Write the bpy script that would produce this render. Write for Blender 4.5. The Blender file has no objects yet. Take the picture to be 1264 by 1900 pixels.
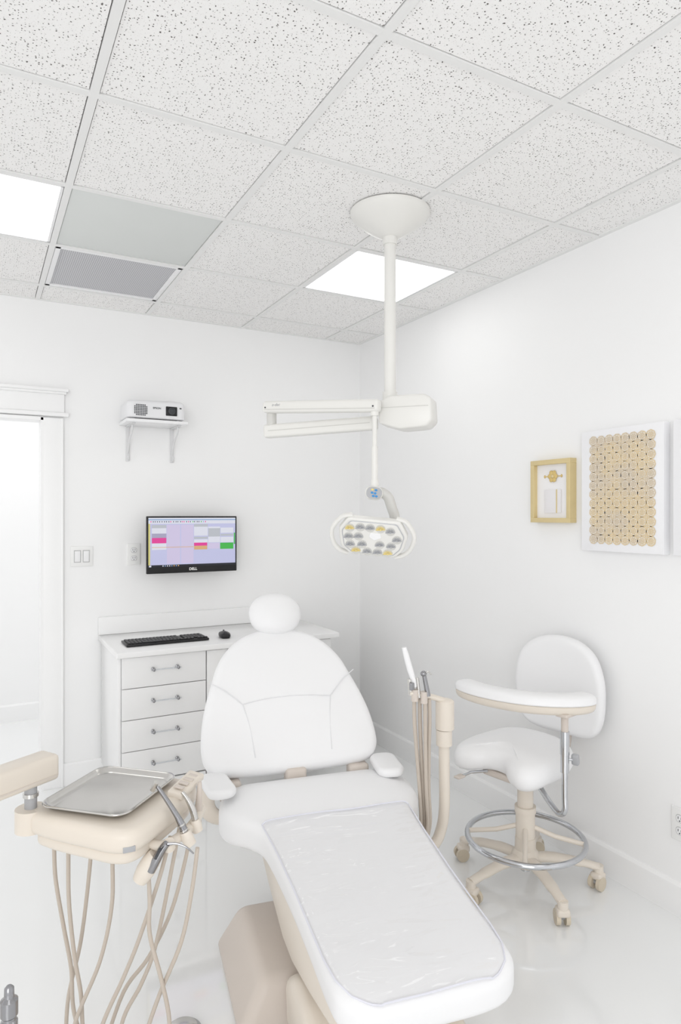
import bpy, bmesh, math, random
from mathutils import Vector, Matrix, Euler
random.seed(7)
scene=bpy.context.scene
scene.view_settings.view_transform='Standard'
scene.view_settings.look='None'
scene.view_settings.exposure=0.0
COL=scene.collection
PI=math.pi
# ------------------------------------------------------------------ materials
def lin(c):
    return tuple(((x/255)/12.92 if x/255<=0.04045 else ((x/255+0.055)/1.055)**2.4) for x in c)
MATS={}
def mat(name,rgb,rough=0.5,metal=0.0,var=0.02,nscale=6.0,bump=0.0,bscale=200,coat=0.0,spec=0.5,emit=0.0,trans=0.0,ior=1.45):
    if name in MATS: return MATS[name]
    m=bpy.data.materials.new(name); m.use_nodes=True
    nt=m.node_tree; b=nt.nodes['Principled BSDF']
    c=lin(rgb)
    tc=nt.nodes.new('ShaderNodeTexCoord'); nz=nt.nodes.new('ShaderNodeTexNoise')
    nz.inputs['Scale'].default_value=nscale; nz.inputs['Detail'].default_value=3
    nt.links.new(tc.outputs['Object'],nz.inputs['Vector'])
    mx=nt.nodes.new('ShaderNodeMix'); mx.data_type='RGBA'
    mx.inputs[6].default_value=(*[x*(1-var) for x in c],1); mx.inputs[7].default_value=(*[min(1,x*(1+var)) for x in c],1)
    nt.links.new(nz.outputs['Fac'],mx.inputs[0]); nt.links.new(mx.outputs[2],b.inputs['Base Color'])
    b.inputs['Roughness'].default_value=rough; b.inputs['Metallic'].default_value=metal
    b.inputs['Specular IOR Level'].default_value=spec
    b.inputs['Coat Weight'].default_value=coat; b.inputs['Coat Roughness'].default_value=0.04
    b.inputs['Transmission Weight'].default_value=trans; b.inputs['IOR'].default_value=ior
    if emit>0:
        nt.links.new(mx.outputs[2],b.inputs['Emission Color']); b.inputs['Emission Strength'].default_value=emit
    if bump>0:
        n2=nt.nodes.new('ShaderNodeTexNoise'); n2.inputs['Scale'].default_value=bscale; n2.inputs['Detail'].default_value=2
        nt.links.new(tc.outputs['Object'],n2.inputs['Vector'])
        bp=nt.nodes.new('ShaderNodeBump'); bp.inputs['Strength'].default_value=bump; bp.inputs['Distance'].default_value=0.001
        nt.links.new(n2.outputs['Fac'],bp.inputs['Height']); nt.links.new(bp.outputs['Normal'],b.inputs['Normal'])
    MATS[name]=m; return m
wallm=mat('wall_paint',(250,250,250),0.6,bump=0.15,bscale=300,var=0.005,nscale=1.5)
trimm=mat('trim_paint',(251,251,251),0.3,var=0.003)
floorm=mat('epoxy_floor',(246,247,247),0.06,var=0.006,nscale=1.0,spec=0.9,coat=0.5)
vinyl=mat('white_vinyl',(243,243,244),0.38,var=0.005,bump=0.12,bscale=500)
seamm=mat('seam_shade',(230,230,232),0.6)  # real seams, greyed to paint the soft shade along the stitching
lilac=mat('cover_binding',(228,228,237),0.4)
beige=mat('beige_plastic',(232,223,211),0.35,var=0.01)
beige2=mat('beige_dark_plastic',(215,205,196),0.45,var=0.02,bump=0.1)
hosem=mat('tan_hose',(200,189,177),0.4,var=0.02)
offw=mat('light_plastic',(234,233,229),0.3,var=0.01)
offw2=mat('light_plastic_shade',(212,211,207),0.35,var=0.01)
white=mat('white_plastic',(245,245,246),0.3,var=0.005)
projm=mat('projector_plastic',(238,238,240),0.35,var=0.005)
platew=mat('plate_plastic',(245,245,244),0.3,var=0.005)
lamw=mat('white_laminate',(247,247,247),0.22,var=0.005)
reveal=mat('cabinet_reveal',(210,210,211),0.5)
steel=mat('brushed_steel',(212,210,207),0.20,metal=1.0,var=0.05,nscale=25)
dsteel=mat('dark_steel',(160,160,163),0.22,metal=1.0,var=0.05,nscale=25)
chrome=mat('chrome',(205,207,211),0.07,metal=1.0,var=0.01)
black=mat('black_plastic',(30,30,32),0.35)
dgrey=mat('dark_grey',(70,72,76),0.4)
grey=mat('grey_plastic',(176,177,180),0.4)
rimm=mat('silver_rim',(196,197,200),0.3,metal=0.3)
gold=mat('gold_leaf',(222,203,154),0.4,metal=0.2,var=0.05,nscale=30)
goldm=mat('gold_medal',(222,196,130),0.3,metal=0.4,var=0.05,nscale=60)
yellow=mat('yellow_reflector',(238,218,140),0.3,metal=0.2)
silver=mat('silver_reflector',(176,178,183),0.3,metal=0.3)
blue=mat('blue_label',(70,150,215),0.4)
lpanel=mat('sealed_panel',(222,225,223),0.5,var=0.01)
gridm=mat('ceiling_grid',(240,240,239),0.5,var=0.005)
gapm=mat('gap_shadow',(120,120,118),0.9)
glass=mat('clear_acrylic',(235,238,242),0.05,trans=0.8)
canvasm=mat('canvas_white',(246,246,248),0.5,var=0.005,bump=0.1,bscale=400)
paper=mat('mat_board',(246,245,246),0.7,var=0.01)
woodw=mat('caster_tan',(216,204,184),0.4)
creamm=mat('lace_cream',(246,241,232),0.8)

def emat(name,rgb,s):
    m=bpy.data.materials.new(name); m.use_nodes=True; nt=m.node_tree
    b=nt.nodes['Principled BSDF']; c=lin(rgb)
    b.inputs['Base Color'].default_value=(*[x*0.3 for x in c],1); b.inputs['Roughness'].default_value=0.3
    b.inputs['Emission Color'].default_value=(*c,1); b.inputs['Emission Strength'].default_value=s
    return m
LIGHTM=emat('lit_diffuser',(255,255,253),2.4)

def tile_material():
    m=bpy.data.materials.new('acoustic_tile'); m.use_nodes=True; nt=m.node_tree; N=nt.nodes; L=nt.links
    b=N['Principled BSDF']; b.inputs['Roughness'].default_value=0.9
    tc=N.new('ShaderNodeTexCoord')
    nz=N.new('ShaderNodeTexNoise'); nz.inputs['Scale'].default_value=140; nz.inputs['Detail'].default_value=1
    L.new(tc.outputs['Object'],nz.inputs['Vector'])
    sub=N.new('ShaderNodeVectorMath'); sub.operation='SUBTRACT'; sub.inputs[1].default_value=(.5,.5,.5); L.new(nz.outputs['Color'],sub.inputs[0])
    sc=N.new('ShaderNodeVectorMath'); sc.operation='SCALE'; sc.inputs['Scale'].default_value=0.008; L.new(sub.outputs[0],sc.inputs[0])
    ad=N.new('ShaderNodeVectorMath'); ad.operation='ADD'; L.new(tc.outputs['Object'],ad.inputs[0]); L.new(sc.outputs[0],ad.inputs[1])
    def layer(scale,lo,gain,soft):
        v=N.new('ShaderNodeTexVoronoi'); v.voronoi_dimensions='2D'; v.inputs['Scale'].default_value=scale
        L.new(ad.outputs[0],v.inputs['Vector'])
        sp=N.new('ShaderNodeSeparateColor'); L.new(v.outputs['Color'],sp.inputs[0])
        a=N.new('ShaderNodeMath'); a.operation='SUBTRACT'; a.inputs[1].default_value=lo; L.new(sp.outputs[0],a.inputs[0])
        g=N.new('ShaderNodeMath'); g.operation='MULTIPLY'; g.inputs[1].default_value=gain; L.new(a.outputs[0],g.inputs[0])
        d=N.new('ShaderNodeMath'); d.operation='SUBTRACT'; L.new(g.outputs[0],d.inputs[0]); L.new(v.outputs['Distance'],d.inputs[1])
        e=N.new('ShaderNodeMath'); e.operation='MULTIPLY'; e.use_clamp=True; e.inputs[1].default_value=soft; L.new(d.outputs[0],e.inputs[0])
        return e
    a=layer(104,0.12,0.29,14); c=layer(250,0.40,0.40,8)
    m1=N.new('ShaderNodeMix'); m1.data_type='RGBA'; m1.inputs[6].default_value=(*lin((250,249,248)),1); m1.inputs[7].default_value=(*lin((208,204,201)),1)
    m2=N.new('ShaderNodeMix'); m2.data_type='RGBA'; m2.inputs[7].default_value=(*lin((96,91,88)),1)
    L.new(c.outputs[0],m1.inputs[0]); L.new(m1.outputs[2],m2.inputs[6]); L.new(a.outputs[0],m2.inputs[0])
    L.new(m2.outputs[2],b.inputs['Base Color'])
    bp=N.new('ShaderNodeBump'); bp.invert=True; bp.inputs['Strength'].default_value=0.3; bp.inputs['Distance'].default_value=0.002
    L.new(a.outputs[0],bp.inputs['Height']); L.new(bp.outputs['Normal'],b.inputs['Normal'])
    return m
tilem=tile_material()
def grille_material():
    m=bpy.data.materials.new('vent_mesh'); m.use_nodes=True; nt=m.node_tree; N=nt.nodes; L=nt.links
    b=N['Principled BSDF']; b.inputs['Roughness'].default_value=0.5
    tc=N.new('ShaderNodeTexCoord'); v=N.new('ShaderNodeTexVoronoi'); v.voronoi_dimensions='2D'; v.inputs['Scale'].default_value=110; v.inputs['Randomness'].default_value=0.0
    L.new(tc.outputs['Object'],v.inputs['Vector'])
    r=N.new('ShaderNodeValToRGB'); r.color_ramp.elements[0].position=0.32; r.color_ramp.elements[0].color=(*lin((160,160,164)),1)
    r.color_ramp.elements[1].position=0.42; r.color_ramp.elements[1].color=(*lin((214,214,218)),1)
    L.new(v.outputs['Distance'],r.inputs[0]); L.new(r.outputs[0],b.inputs['Base Color']); return m
grillem=grille_material()
def lace_material():
    m=bpy.data.materials.new('lace_thread'); m.use_nodes=True; nt=m.node_tree; N=nt.nodes; L=nt.links
    b=N['Principled BSDF']; b.inputs['Roughness'].default_value=0.8
    tc=N.new('ShaderNodeTexCoord'); n=N.new('ShaderNodeTexNoise'); n.inputs['Scale'].default_value=7; n.inputs['Detail'].default_value=2
    L.new(tc.outputs['Object'],n.inputs['Vector'])
    r=N.new('ShaderNodeValToRGB'); r.color_ramp.elements[0].position=0.42; r.color_ramp.elements[0].color=(*lin((232,210,170)),1)
    r.color_ramp.elements[1].position=0.58; r.color_ramp.elements[1].color=(*lin((220,204,180)),1)
    L.new(n.outputs['Fac'],r.inputs[0]); L.new(r.outputs[0],b.inputs['Base Color']); return m
lacem=lace_material()
def film_material():
    m=bpy.data.materials.new('clear_vinyl_film'); m.use_nodes=True; nt=m.node_tree; N=nt.nodes; L=nt.links
    N.remove(N['Principled BSDF']); out=N['Material Output']
    t=N.new('ShaderNodeBsdfTransparent'); t.inputs[0].default_value=(0.992,0.992,0.995,1)
    g=N.new('ShaderNodeBsdfGlossy'); g.inputs['Roughness'].default_value=0.04
    tc=N.new('ShaderNodeTexCoord'); mp=N.new('ShaderNodeMapping'); mp.inputs['Scale'].default_value=(1.6,7.0,2); mp.inputs['Rotation'].default_value=(0,0,0.2)
    n=N.new('ShaderNodeTexNoise'); n.inputs['Scale'].default_value=2.0; n.inputs['Detail'].default_value=2.0; n.inputs['Distortion'].default_value=0.7
    L.new(tc.outputs['Object'],mp.inputs[0]); L.new(mp.outputs[0],n.inputs['Vector'])
    bp=N.new('ShaderNodeBump'); bp.inputs['Strength'].default_value=1.0; bp.inputs['Distance'].default_value=0.035
    L.new(n.outputs['Fac'],bp.inputs['Height']); L.new(bp.outputs['Normal'],g.inputs['Normal'])
    lw=N.new('ShaderNodeLayerWeight'); lw.inputs['Blend'].default_value=0.5
    pw=N.new('ShaderNodeMath'); pw.operation='POWER'; pw.inputs[1].default_value=4.0; L.new(lw.outputs['Facing'],pw.inputs[0])
    ma=N.new('ShaderNodeMath'); ma.operation='MULTIPLY_ADD'; ma.inputs[1].default_value=0.35; ma.inputs[2].default_value=0.06; L.new(pw.outputs[0],ma.inputs[0])
    ms=N.new('ShaderNodeMixShader'); L.new(ma.outputs[0],ms.inputs[0]); L.new(t.outputs[0],ms.inputs[1]); L.new(g.outputs[0],ms.inputs[2])
    L.new(ms.outputs[0],out.inputs['Surface']); return m
filmm=film_material()
# ------------------------------------------------------------------ geometry tools
def cr(pts,n=8,closed=False):
    P=[Vector(p) for p in pts]; out=[]; m=len(P)
    segs=m if closed else m-1
    for i in range(segs):
        if closed: a,b,c,d=P[(i-1)%m],P[i],P[(i+1)%m],P[(i+2)%m]
        else: a,b,c,d=P[max(i-1,0)],P[i],P[i+1],P[min(i+2,m-1)]
        for k in range(n):
            t=k/n
            out.append(0.5*((2*b)+(c-a)*t+(2*a-5*b+4*c-d)*t*t+(3*b-a-3*c+d)*t**3))
    if not closed: out.append(P[-1])
    return out
def rrect(w,h,r,n=6):
    o=[]
    for cx,cy,a0 in ((w/2-r,h/2-r,0),(-w/2+r,h/2-r,90),(-w/2+r,-h/2+r,180),(w/2-r,-h/2+r,270)):
        for i in range(n+1):
            a=math.radians(a0+90*i/n); o.append((cx+r*math.cos(a),cy+r*math.sin(a)))
    return o
def mirror(half):
    o=[(x,y) for x,y in half]
    for x,y in reversed(half[1:-1]): o.append((-x,y))
    return [(p.x,p.y) for p in cr([(x,y,0) for x,y in o],5,True)]
def wmat(o):
    M=o.matrix_basis.copy()
    while o.parent is not None: o=o.parent; M=o.matrix_basis@M
    return M
class G:
    def __init__(s): s.v=[];s.f=[];s.m=[];s.mats=[];s.sm=[]
    def mi(s,m):
        if m not in s.mats: s.mats.append(m)
        return s.mats.index(m)
    def add(s,v,f,m,smooth=True,T=None):
        o=len(s.v); k=s.mi(m)
        s.v+= [ (T@Vector(p) if T else Vector(p)) for p in v]
        for q in f: s.f.append([i+o for i in q]); s.m.append(k); s.sm.append(smooth)
        return s
    def box(s,c,d,m,bev=0.0,T=None,seg=3,rot=None,taper=None):
        bm=bmesh.new(); bmesh.ops.create_cube(bm,size=1)
        for v in bm.verts:
            v.co=Vector((v.co.x*d[0],v.co.y*d[1],v.co.z*d[2]))
            if taper and v.co.z>0: v.co.x*=taper[0]; v.co.y*=taper[1]
        if bev>0: bmesh.ops.bevel(bm,geom=bm.edges[:],offset=bev,segments=seg,profile=0.5,affect='EDGES')
        M=Matrix.Translation(Vector(c))
        if rot: M=M@Euler(rot).to_matrix().to_4x4()
        if T: M=T@M
        bm.verts.index_update()
        s.add([v.co.copy() for v in bm.verts],[[v.index for v in f.verts] for f in bm.faces],m,bev>0,M)
        bm.free(); return s
    def tube(s,pts,r,m,n=12,T=None,cap=True,closed=False,flat=1.0,up=None):
        P=[Vector(p) for p in pts]; R=r if isinstance(r,(list,tuple)) else [r]*len(P)
        tang=[]
        for i in range(len(P)):
            if closed: t=P[(i+1)%len(P)]-P[i-1]
            else: t=P[min(i+1,len(P)-1)]-P[max(i-1,0)]
            tang.append(t.normalized())
        a=Vector(up) if up else Vector((0,0,1))
        if abs(tang[0].dot(a))>0.95: a=Vector((1,0,0))
        nrm=(a-tang[0]*a.dot(tang[0])).normalized(); V=[];F=[]
        for i,p in enumerate(P):
            if up and abs(tang[i].dot(Vector(up)))<0.95: nrm=Vector(up)
            nrm=(nrm-tang[i]*nrm.dot(tang[i])).normalized(); bn=tang[i].cross(nrm)
            for k in range(n):
                an=2*PI*k/n; V.append(p+R[i]*(math.cos(an)*nrm*flat+math.sin(an)*bn))
        cnt=len(P)
        for i in range(cnt if closed else cnt-1):
            j=(i+1)%cnt
            for k in range(n):
                F.append([i*n+k,i*n+(k+1)%n,j*n+(k+1)%n,j*n+k])
        if cap and not closed: F.append(list(range(n))[::-1]); F.append([(cnt-1)*n+k for k in range(n)])
        return s.add(V,F,m,True,T)
    def cyl(s,p0,p1,r0,m,r1=None,n=24,T=None):
        return s.tube([p0,p1],[r0,r0 if r1 is None else r1],m,n,T)
    def lathe(s,prof,m,c=(0,0,0),n=40,T=None,rot=None):
        V=[];F=[]
        for r,z in prof:
            for k in range(n): V.append((r*math.cos(2*PI*k/n),r*math.sin(2*PI*k/n),z))
        for i in range(len(prof)-1):
            for k in range(n): F.append([i*n+k,i*n+(k+1)%n,(i+1)*n+(k+1)%n,(i+1)*n+k])
        F.append(list(range(n))[::-1]); F.append([(len(prof)-1)*n+k for k in range(n)])
        M=Matrix.Translation(Vector(c))
        if rot: M=M@Euler(rot).to_matrix().to_4x4()
        if T: M=T@M
        return s.add(V,F,m,True,M)
    def ell(s,c,rad,m,T=None,rot=None,e=1.0,nu=32,nv=18):
        V=[];F=[]
        def sp(x,p): return math.copysign(abs(x)**p,x)
        for i in range(nv+1):
            th=-PI/2+PI*i/nv
            for k in range(nu):
                ph=2*PI*k/nu
                V.append((rad[0]*sp(math.cos(th),e)*sp(math.cos(ph),e),rad[1]*sp(math.cos(th),e)*sp(math.sin(ph),e),rad[2]*sp(math.sin(th),e)))
        for i in range(nv):
            for k in range(nu): F.append([i*nu+k,i*nu+(k+1)%nu,(i+1)*nu+(k+1)%nu,(i+1)*nu+k])
        M=Matrix.Translation(Vector(c))
        if rot: M=M@Euler(rot).to_matrix().to_4x4()
        if T: M=T@M
        return s.add(V,F,m,True,M)
    def pad(s,ol,t,r,m,dome=0.0,fm=None,T=None,ring=6,rb=None):
        ol=[Vector((p[0],p[1])) for p in ol]; n=len(ol)
        ar=sum(ol[i].x*ol[(i+1)%n].y-ol[(i+1)%n].x*ol[i].y for i in range(n))
        if ar<0: ol=ol[::-1]
        N=[]
        for i in range(n):
            d=(ol[(i+1)%n]-ol[i-1]).normalized(); N.append(Vector((d.y,-d.x)))
        c=sum(ol,Vector((0,0)))/n; rings=[]; rb=r if rb is None else rb
        def inset(k): return [ol[i]-N[i]*k for i in range(n)]
        low=inset(rb)
        for q in range(1,ring): 
            f=q/ring; rings.append(([c+(p-c)*f for p in low],0.0))
        for q in range(0,6):
            a=PI/2*q/5; rings.append((inset(rb*(1-math.sin(a))),rb*(1-math.cos(a))))
        for q in range(0,6):
            a=PI/2*q/5; rings.append((inset(r*(1-math.cos(a))),t-r+r*math.sin(a)))
        top=inset(r)
        for q in range(ring-1,0,-1):
            f=q/ring; rings.append(([c+(p-c)*f for p in top],t+dome*(1-f*f)))
        V=[(c.x,c.y,0.0)]
        for rg,z in rings: V+=[(p.x,p.y,z) for p in rg]
        V.append((c.x,c.y,t+dome)); F=[]
        for k in range(n): F.append([0,1+(k+1)%n,1+k])
        for i in range(len(rings)-1):
            a=1+i*n;b=a+n
            for k in range(n): F.append([a+k,a+(k+1)%n,b+(k+1)%n,b+k])
        a=1+(len(rings)-1)*n; e=len(V)-1
        for k in range(n): F.append([a+k,a+(k+1)%n,e])
        if fm: V=[fm(*p) for p in V]
        return s.add(V,F,m,True,T)
    def text(s,body,size,m,T,ext=0.0004,align='CENTER',bold=0.0,shear=0):
        cu=bpy.data.curves.new('t','FONT'); cu.body=body; cu.size=size; cu.extrude=ext; cu.align_x=align; cu.align_y='CENTER'; cu.offset=bold; cu.shear=shear
        ob=bpy.data.objects.new('t',cu); COL.objects.link(ob); bpy.context.view_layer.update()
        me=bpy.data.meshes.new_from_object(ob.evaluated_get(bpy.context.evaluated_depsgraph_get()))
        s.add([v.co.copy() for v in me.vertices],[list(p.vertices) for p in me.polygons],m,False,T)
        bpy.data.objects.remove(ob); bpy.data.meshes.remove(me); return s
    def obj(s,name,parent=None,label=None,category=None,world=True,origin=None,kind=None,group=None,auto=40):
        me=bpy.data.meshes.new(name)
        V=s.v
        if parent is not None and world:
            I=wmat(parent).inverted(); V=[I@p for p in V]
        if parent is None:
            if origin is None:
                xs=[p.x for p in V];ys=[p.y for p in V];zs=[p.z for p in V]
                origin=Vector(((min(xs)+max(xs))/2,(min(ys)+max(ys))/2,min(zs)))
            origin=Vector(origin); V=[p-origin for p in V]
        me.from_pydata([tuple(p) for p in V],[],s.f); me.update()
        for mm in s.mats: me.materials.append(mm)
        for i,p in enumerate(me.polygons): p.material_index=s.m[i]; p.use_smooth=s.sm[i]
        bm=bmesh.new(); bm.from_mesh(me); bmesh.ops.recalc_face_normals(bm,faces=bm.faces[:])
        for e in bm.edges:
            if len(e.link_faces)==2 and e.calc_face_angle(0)>math.radians(auto): e.smooth=False
        bm.to_mesh(me); bm.free()
        ob=bpy.data.objects.new(name,me); COL.objects.link(ob)
        if parent is not None: ob.parent=parent
        else: ob.location=origin
        if label: ob['label']=label
        if category: ob['category']=category
        if kind: ob['kind']=kind
        if group: ob['group']=group
        return ob
def empty(name,loc,yaw,label,category,group=None):
    e=bpy.data.objects.new(name,None); e.location=loc; e.rotation_euler=(0,0,yaw); COL.objects.link(e)
    e.empty_display_size=0.1; e['label']=label; e['category']=category
    if group: e['group']=group
    e.matrix_basis=Matrix.Translation(Vector(loc))@Euler((0,0,yaw)).to_matrix().to_4x4()
    return e
# ------------------------------------------------------------------ room
H=2.765; YW=4.135; XW=2.393; XL=-2.14; YB=-1.61
GX0=0.293; GY0=1.431; PT=0.6086
def struct(g,name,**k): return g.obj(name,kind='structure',origin=(0,0,0),**k)
struct(G().box(((XL+3.2)/2,(YB+6.0)/2,-0.05),(3.2-XL,6.0-YB,0.1),floorm),'floor')
g=G(); T_=0.12; cy=YW+T_/2
DX0,DX1,DZ=-0.60,0.322,2.104
g.box(((XL+DX0)/2,cy,H/2+0.05),(DX0-XL,T_,H+0.1),wallm)
g.box(((DX1+XW+T_)/2,cy,H/2+0.05),(XW+T_-DX1,T_,H+0.1),wallm)
g.box(((DX0+DX1)/2,cy,(DZ+H+0.1)/2),(DX1-DX0,T_,H+0.1-DZ),wallm)
struct(g,'wall_back')
struct(G().box((XW+0.06,(YB+YW)/2,H/2+0.05),(0.12,YW-YB,H+0.1),wallm),'wall_right')
struct(G().box((0.4,5.66,H/2),(5.0,0.12,H),wallm),'wall_hallway')
def baseboard(g,p0,p1,nrm,hh=0.13):
    p0=Vector(p0);p1=Vector(p1);n=Vector(nrm)
    pr=[(0,0),(0.014,0),(0.014,hh-0.012),(0.009,hh-0.002),(0,hh)]
    V=[];F=[]
    for p in (p0,p1):
        for d,z in pr: V.append(p+n*d+Vector((0,0,z)))
    k=len(pr)
    for i in range(k): F.append([i,(i+1)%k,k+(i+1)%k,k+i])
    F.append(list(range(k)));F.append(list(range(k,2*k)))
    g.add(V,F,trimm,False)
g=G(); baseboard(g,(0.427,YW,0),(XW,YW,0),(0,-1,0)); struct(g,'baseboard_back')
g=G(); baseboard(g,(XW,YB,0),(XW,YW,0),(-1,0,0)); struct(g,'baseboard_right')
g=G(); baseboard(g,(-2.0,5.6,0),(2.8,5.6,0),(0,-1,0)); struct(g,'baseboard_hallway')
g=G()
for sx,x0 in ((1,DX1),(-1,DX0)):
    g.box((x0+sx*0.0525,YW-0.009,DZ/2),(0.105,0.018,DZ),trimm,0.002)
    g.box((x0+sx*0.0525+sx*0.047,YW-0.012,DZ/2),(0.010,0.024,DZ),trimm,0.002)
    g.box((x0-sx*0.006,YW+0.052,DZ/2),(0.014,0.140,DZ),trimm)
g.box(((DX0+DX1)/2,YW-0.014,2.125),(DX1-DX0+0.268,0.034,0.024),trimm,0.006)
g.box(((DX0+DX1)/2,YW-0.010,2.190),(DX1-DX0+0.22,0.020,0.105),trimm,0.002)
g.box(((DX0+DX1)/2,YW-0.016,2.247),(DX1-DX0+0.24,0.036,0.014),trimm,0.003)
g.box(((DX0+DX1)/2,YW-0.022,2.262),(DX1-DX0+0.26,0.048,0.018),trimm,0.003)
g.box(((DX0+DX1)/2,YW+0.052,DZ-0.006),(DX1-DX0,0.14,0.018),trimm)
struct(g,'trim_1')
xs=[GX0+PT*k for k in range(-5,5)]; xs=[x for x in xs if XL+0.05<x<XW-0.05]
ys=[GY0+PT*k for k in range(-6,7)]; ys=[y for y in ys if YB+0.05<y<YW-0.05]
ex=[XL]+xs+[XW]; ey=[YB]+ys+[YW]
special={}
def cell(ix,iy): return (GX0+PT*ix,GY0+PT*iy)
LC=[(2,2),(-1,2),(2,-2),(-1,-2)]
for c in LC: special[c]='light'
special[(0,2)]='panel'; special[(0,3)]='vent'
g=G()
g.box(((XL+XW)/2,(YB+YW)/2,H+0.07),(XW-XL,YW-YB,0.06),gapm)
bw=0.025
for x in xs: g.box((x,(YB+YW)/2,H+0.02),(bw,YW-YB,0.04),gridm)
for y in ys: g.box(((XL+XW)/2,y,H+0.0203),(XW-XL,bw,0.04),gridm)
g.box((XW-0.011,(YB+YW)/2,H+0.0202),(0.022,YW-YB,0.04),gridm); g.box(((XL+XW)/2,YW-0.011,H+0.0204),(XW-XL,0.022,0.04),gridm)
for i in range(len(ex)-1):
    for j in range(len(ey)-1):
        x0,x1,y0,y1=ex[i],ex[i+1],ey[j],ey[j+1]
        key=(round((x0-GX0)/PT) if i>0 else -9,round((y0-GY0)/PT) if j>0 else -9)
        if key in special: continue
        a=bw/2+0.003
        g.box(((x0+x1)/2,(y0+y1)/2,H+0.0225),(x1-x0-2*a-(0.006 if i==len(ex)-2 else 0),y1-y0-2*a,0.035),tilem)
struct(g,'ceiling')
def cellbox(c): 
    x,y=cell(*c); return (x+PT/2,y+PT/2)
s0=PT-bw-0.004
g=G(); g.box((0,0,0.014),(s0-0.02,s0-0.02,0.012),LIGHTM)
dif=g; first=None
for k,c in enumerate(LC):
    cx,cyy=cellbox(c)
    if first is None:
        e=empty('ceiling_light',(cx,cyy,H),0,'square flush LED ceiling panel glowing white in the tile grid','ceiling light','square ceiling light panels')
        d=dif.obj('diffuser',e,world=False)
        g=G()
        for sx,sy,w,hh in ((0,1,s0,0.01),(0,-1,s0,0.01),(1,0,0.01,s0),(-1,0,0.01,s0)):
            g.box((sx*(s0/2-0.005),sy*(s0/2-0.005),0.012),(w,hh,0.02),white)
        f=g.obj('frame',e,world=False); first=(e,d,f)
    else:
        e2=first[0].copy(); COL.objects.link(e2); e2.location=(cx,cyy,H); e2.matrix_basis=Matrix.Translation((cx,cyy,H))
        for q in first[1:]:
            q2=q.copy(); COL.objects.link(q2); q2.parent=e2
cx,cyy=cellbox((0,2))
G().box((cx,cyy,H+0.012),(s0,s0,0.016),lpanel,0.003).obj('ceiling_panel',label='plain smooth pale grey-green ceiling panel without speckles',category='ceiling panel')
cx,cyy=cellbox((0,3))
e=empty('air_vent',(cx,cyy,H),0,'square grey perforated return air vent set in the ceiling grid','air vent')
G().box((0,0,0.014),(s0-0.04,s0-0.04,0.008),grillem).obj('grille',e,world=False)
g=G()
for sx,sy,w,hh in ((0,1,s0,0.024),(0,-1,s0,0.024),(1,0,0.024,s0),(-1,0,0.024,s0)):
    g.box((sx*(s0/2-0.012),sy*(s0/2-0.012),0.011),(w,hh,0.018),white,0.002)
g.obj('frame',e,world=False)
# ------------------------------------------------------------------ cabinet
e=empty('cabinet',(1.245,3.86,0),0,'white laminate base cabinet with four drawers and clear bar handles','cabinet')
g=G(); g.box((1.2475,3.8485,0.459),(1.225,0.541,0.718),reveal,0.001); g.box((0.640,3.8475,0.459),(0.012,0.545,0.719),lamw,0.001); g.box((1.855,3.8475,0.459),(0.012,0.545,0.719),lamw,0.001); g.box((1.2475,3.885,0.05),(1.20,0.47,0.1),lamw)
g.obj('body',e)
def handle(cx,z,par):
    g=G()
    for dx in (-0.064,0.064):
        g.cyl((cx+dx,3.557,z),(cx+dx,3.526,z),0.0045,dsteel,n=12)
        g.lathe([(0.008,0),(0.010,0.003),(0.010,0.007),(0.006,0.010)],dsteel,(cx+dx,3.557,z),n=16,rot=(PI/2,0,0))
        g.ell((cx+dx,3.526,z),(0.008,0.008,0.010),dsteel,nu=16,nv=10)
    g.cyl((cx-0.078,3.526,z),(cx+0.078,3.526,z),0.004,glass,n=12)
    g.obj('handle',par,label='clear acrylic bar handle with chrome posts')
zs=[0.8165,0.655,0.492,0.329,0.166]
for i in range(4):
    z1=zs[i]-0.002; z0=zs[i+1]+0.002
    d=G().box(((0.648+1.090)/2,3.566,(z0+z1)/2),(0.442,0.018,z1-z0),lamw,0.0015).obj('drawer',e)
    handle(0.868,(z0+z1)/2+0.012,d)
G().box((0.869,3.566,0.135),(0.442,0.018,0.05),lamw,0.002).obj('kick_panel',e)
for x0,x1,hx in ((1.096,1.472,1.42),(1.478,1.858,1.53)):
    d=G().box(((x0+x1)/2,3.566,(0.105+0.8135)/2),(x1-x0,0.018,0.8135-0.105),lamw,0.002).obj('door',e)
    g=G(); g.cyl((hx,3.53,0.6),(hx,3.53,0.72),0.006,chrome,n=12)
    for z in (0.61,0.71): g.cyl((hx,3.557,z),(hx,3.53,z),0.005,chrome,n=10)
    g.obj('handle',d)
G().box((1.225,3.5535,0.795),(0.028,0.008,0.03),black,0.002).obj('lock',e,label='small black cabinet lock')
e=empty('countertop',(1.26,3.83,0.82),0,'white countertop with low backsplash on the drawer cabinet','countertop')
G().box((1.26,3.83,0.835),(1.285,0.60,0.030),lamw,0.004).obj('worktop',e)
G().box((1.26,4.123,0.902),(1.285,0.020,0.103),lamw,0.003).obj('backsplash',e)
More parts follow.
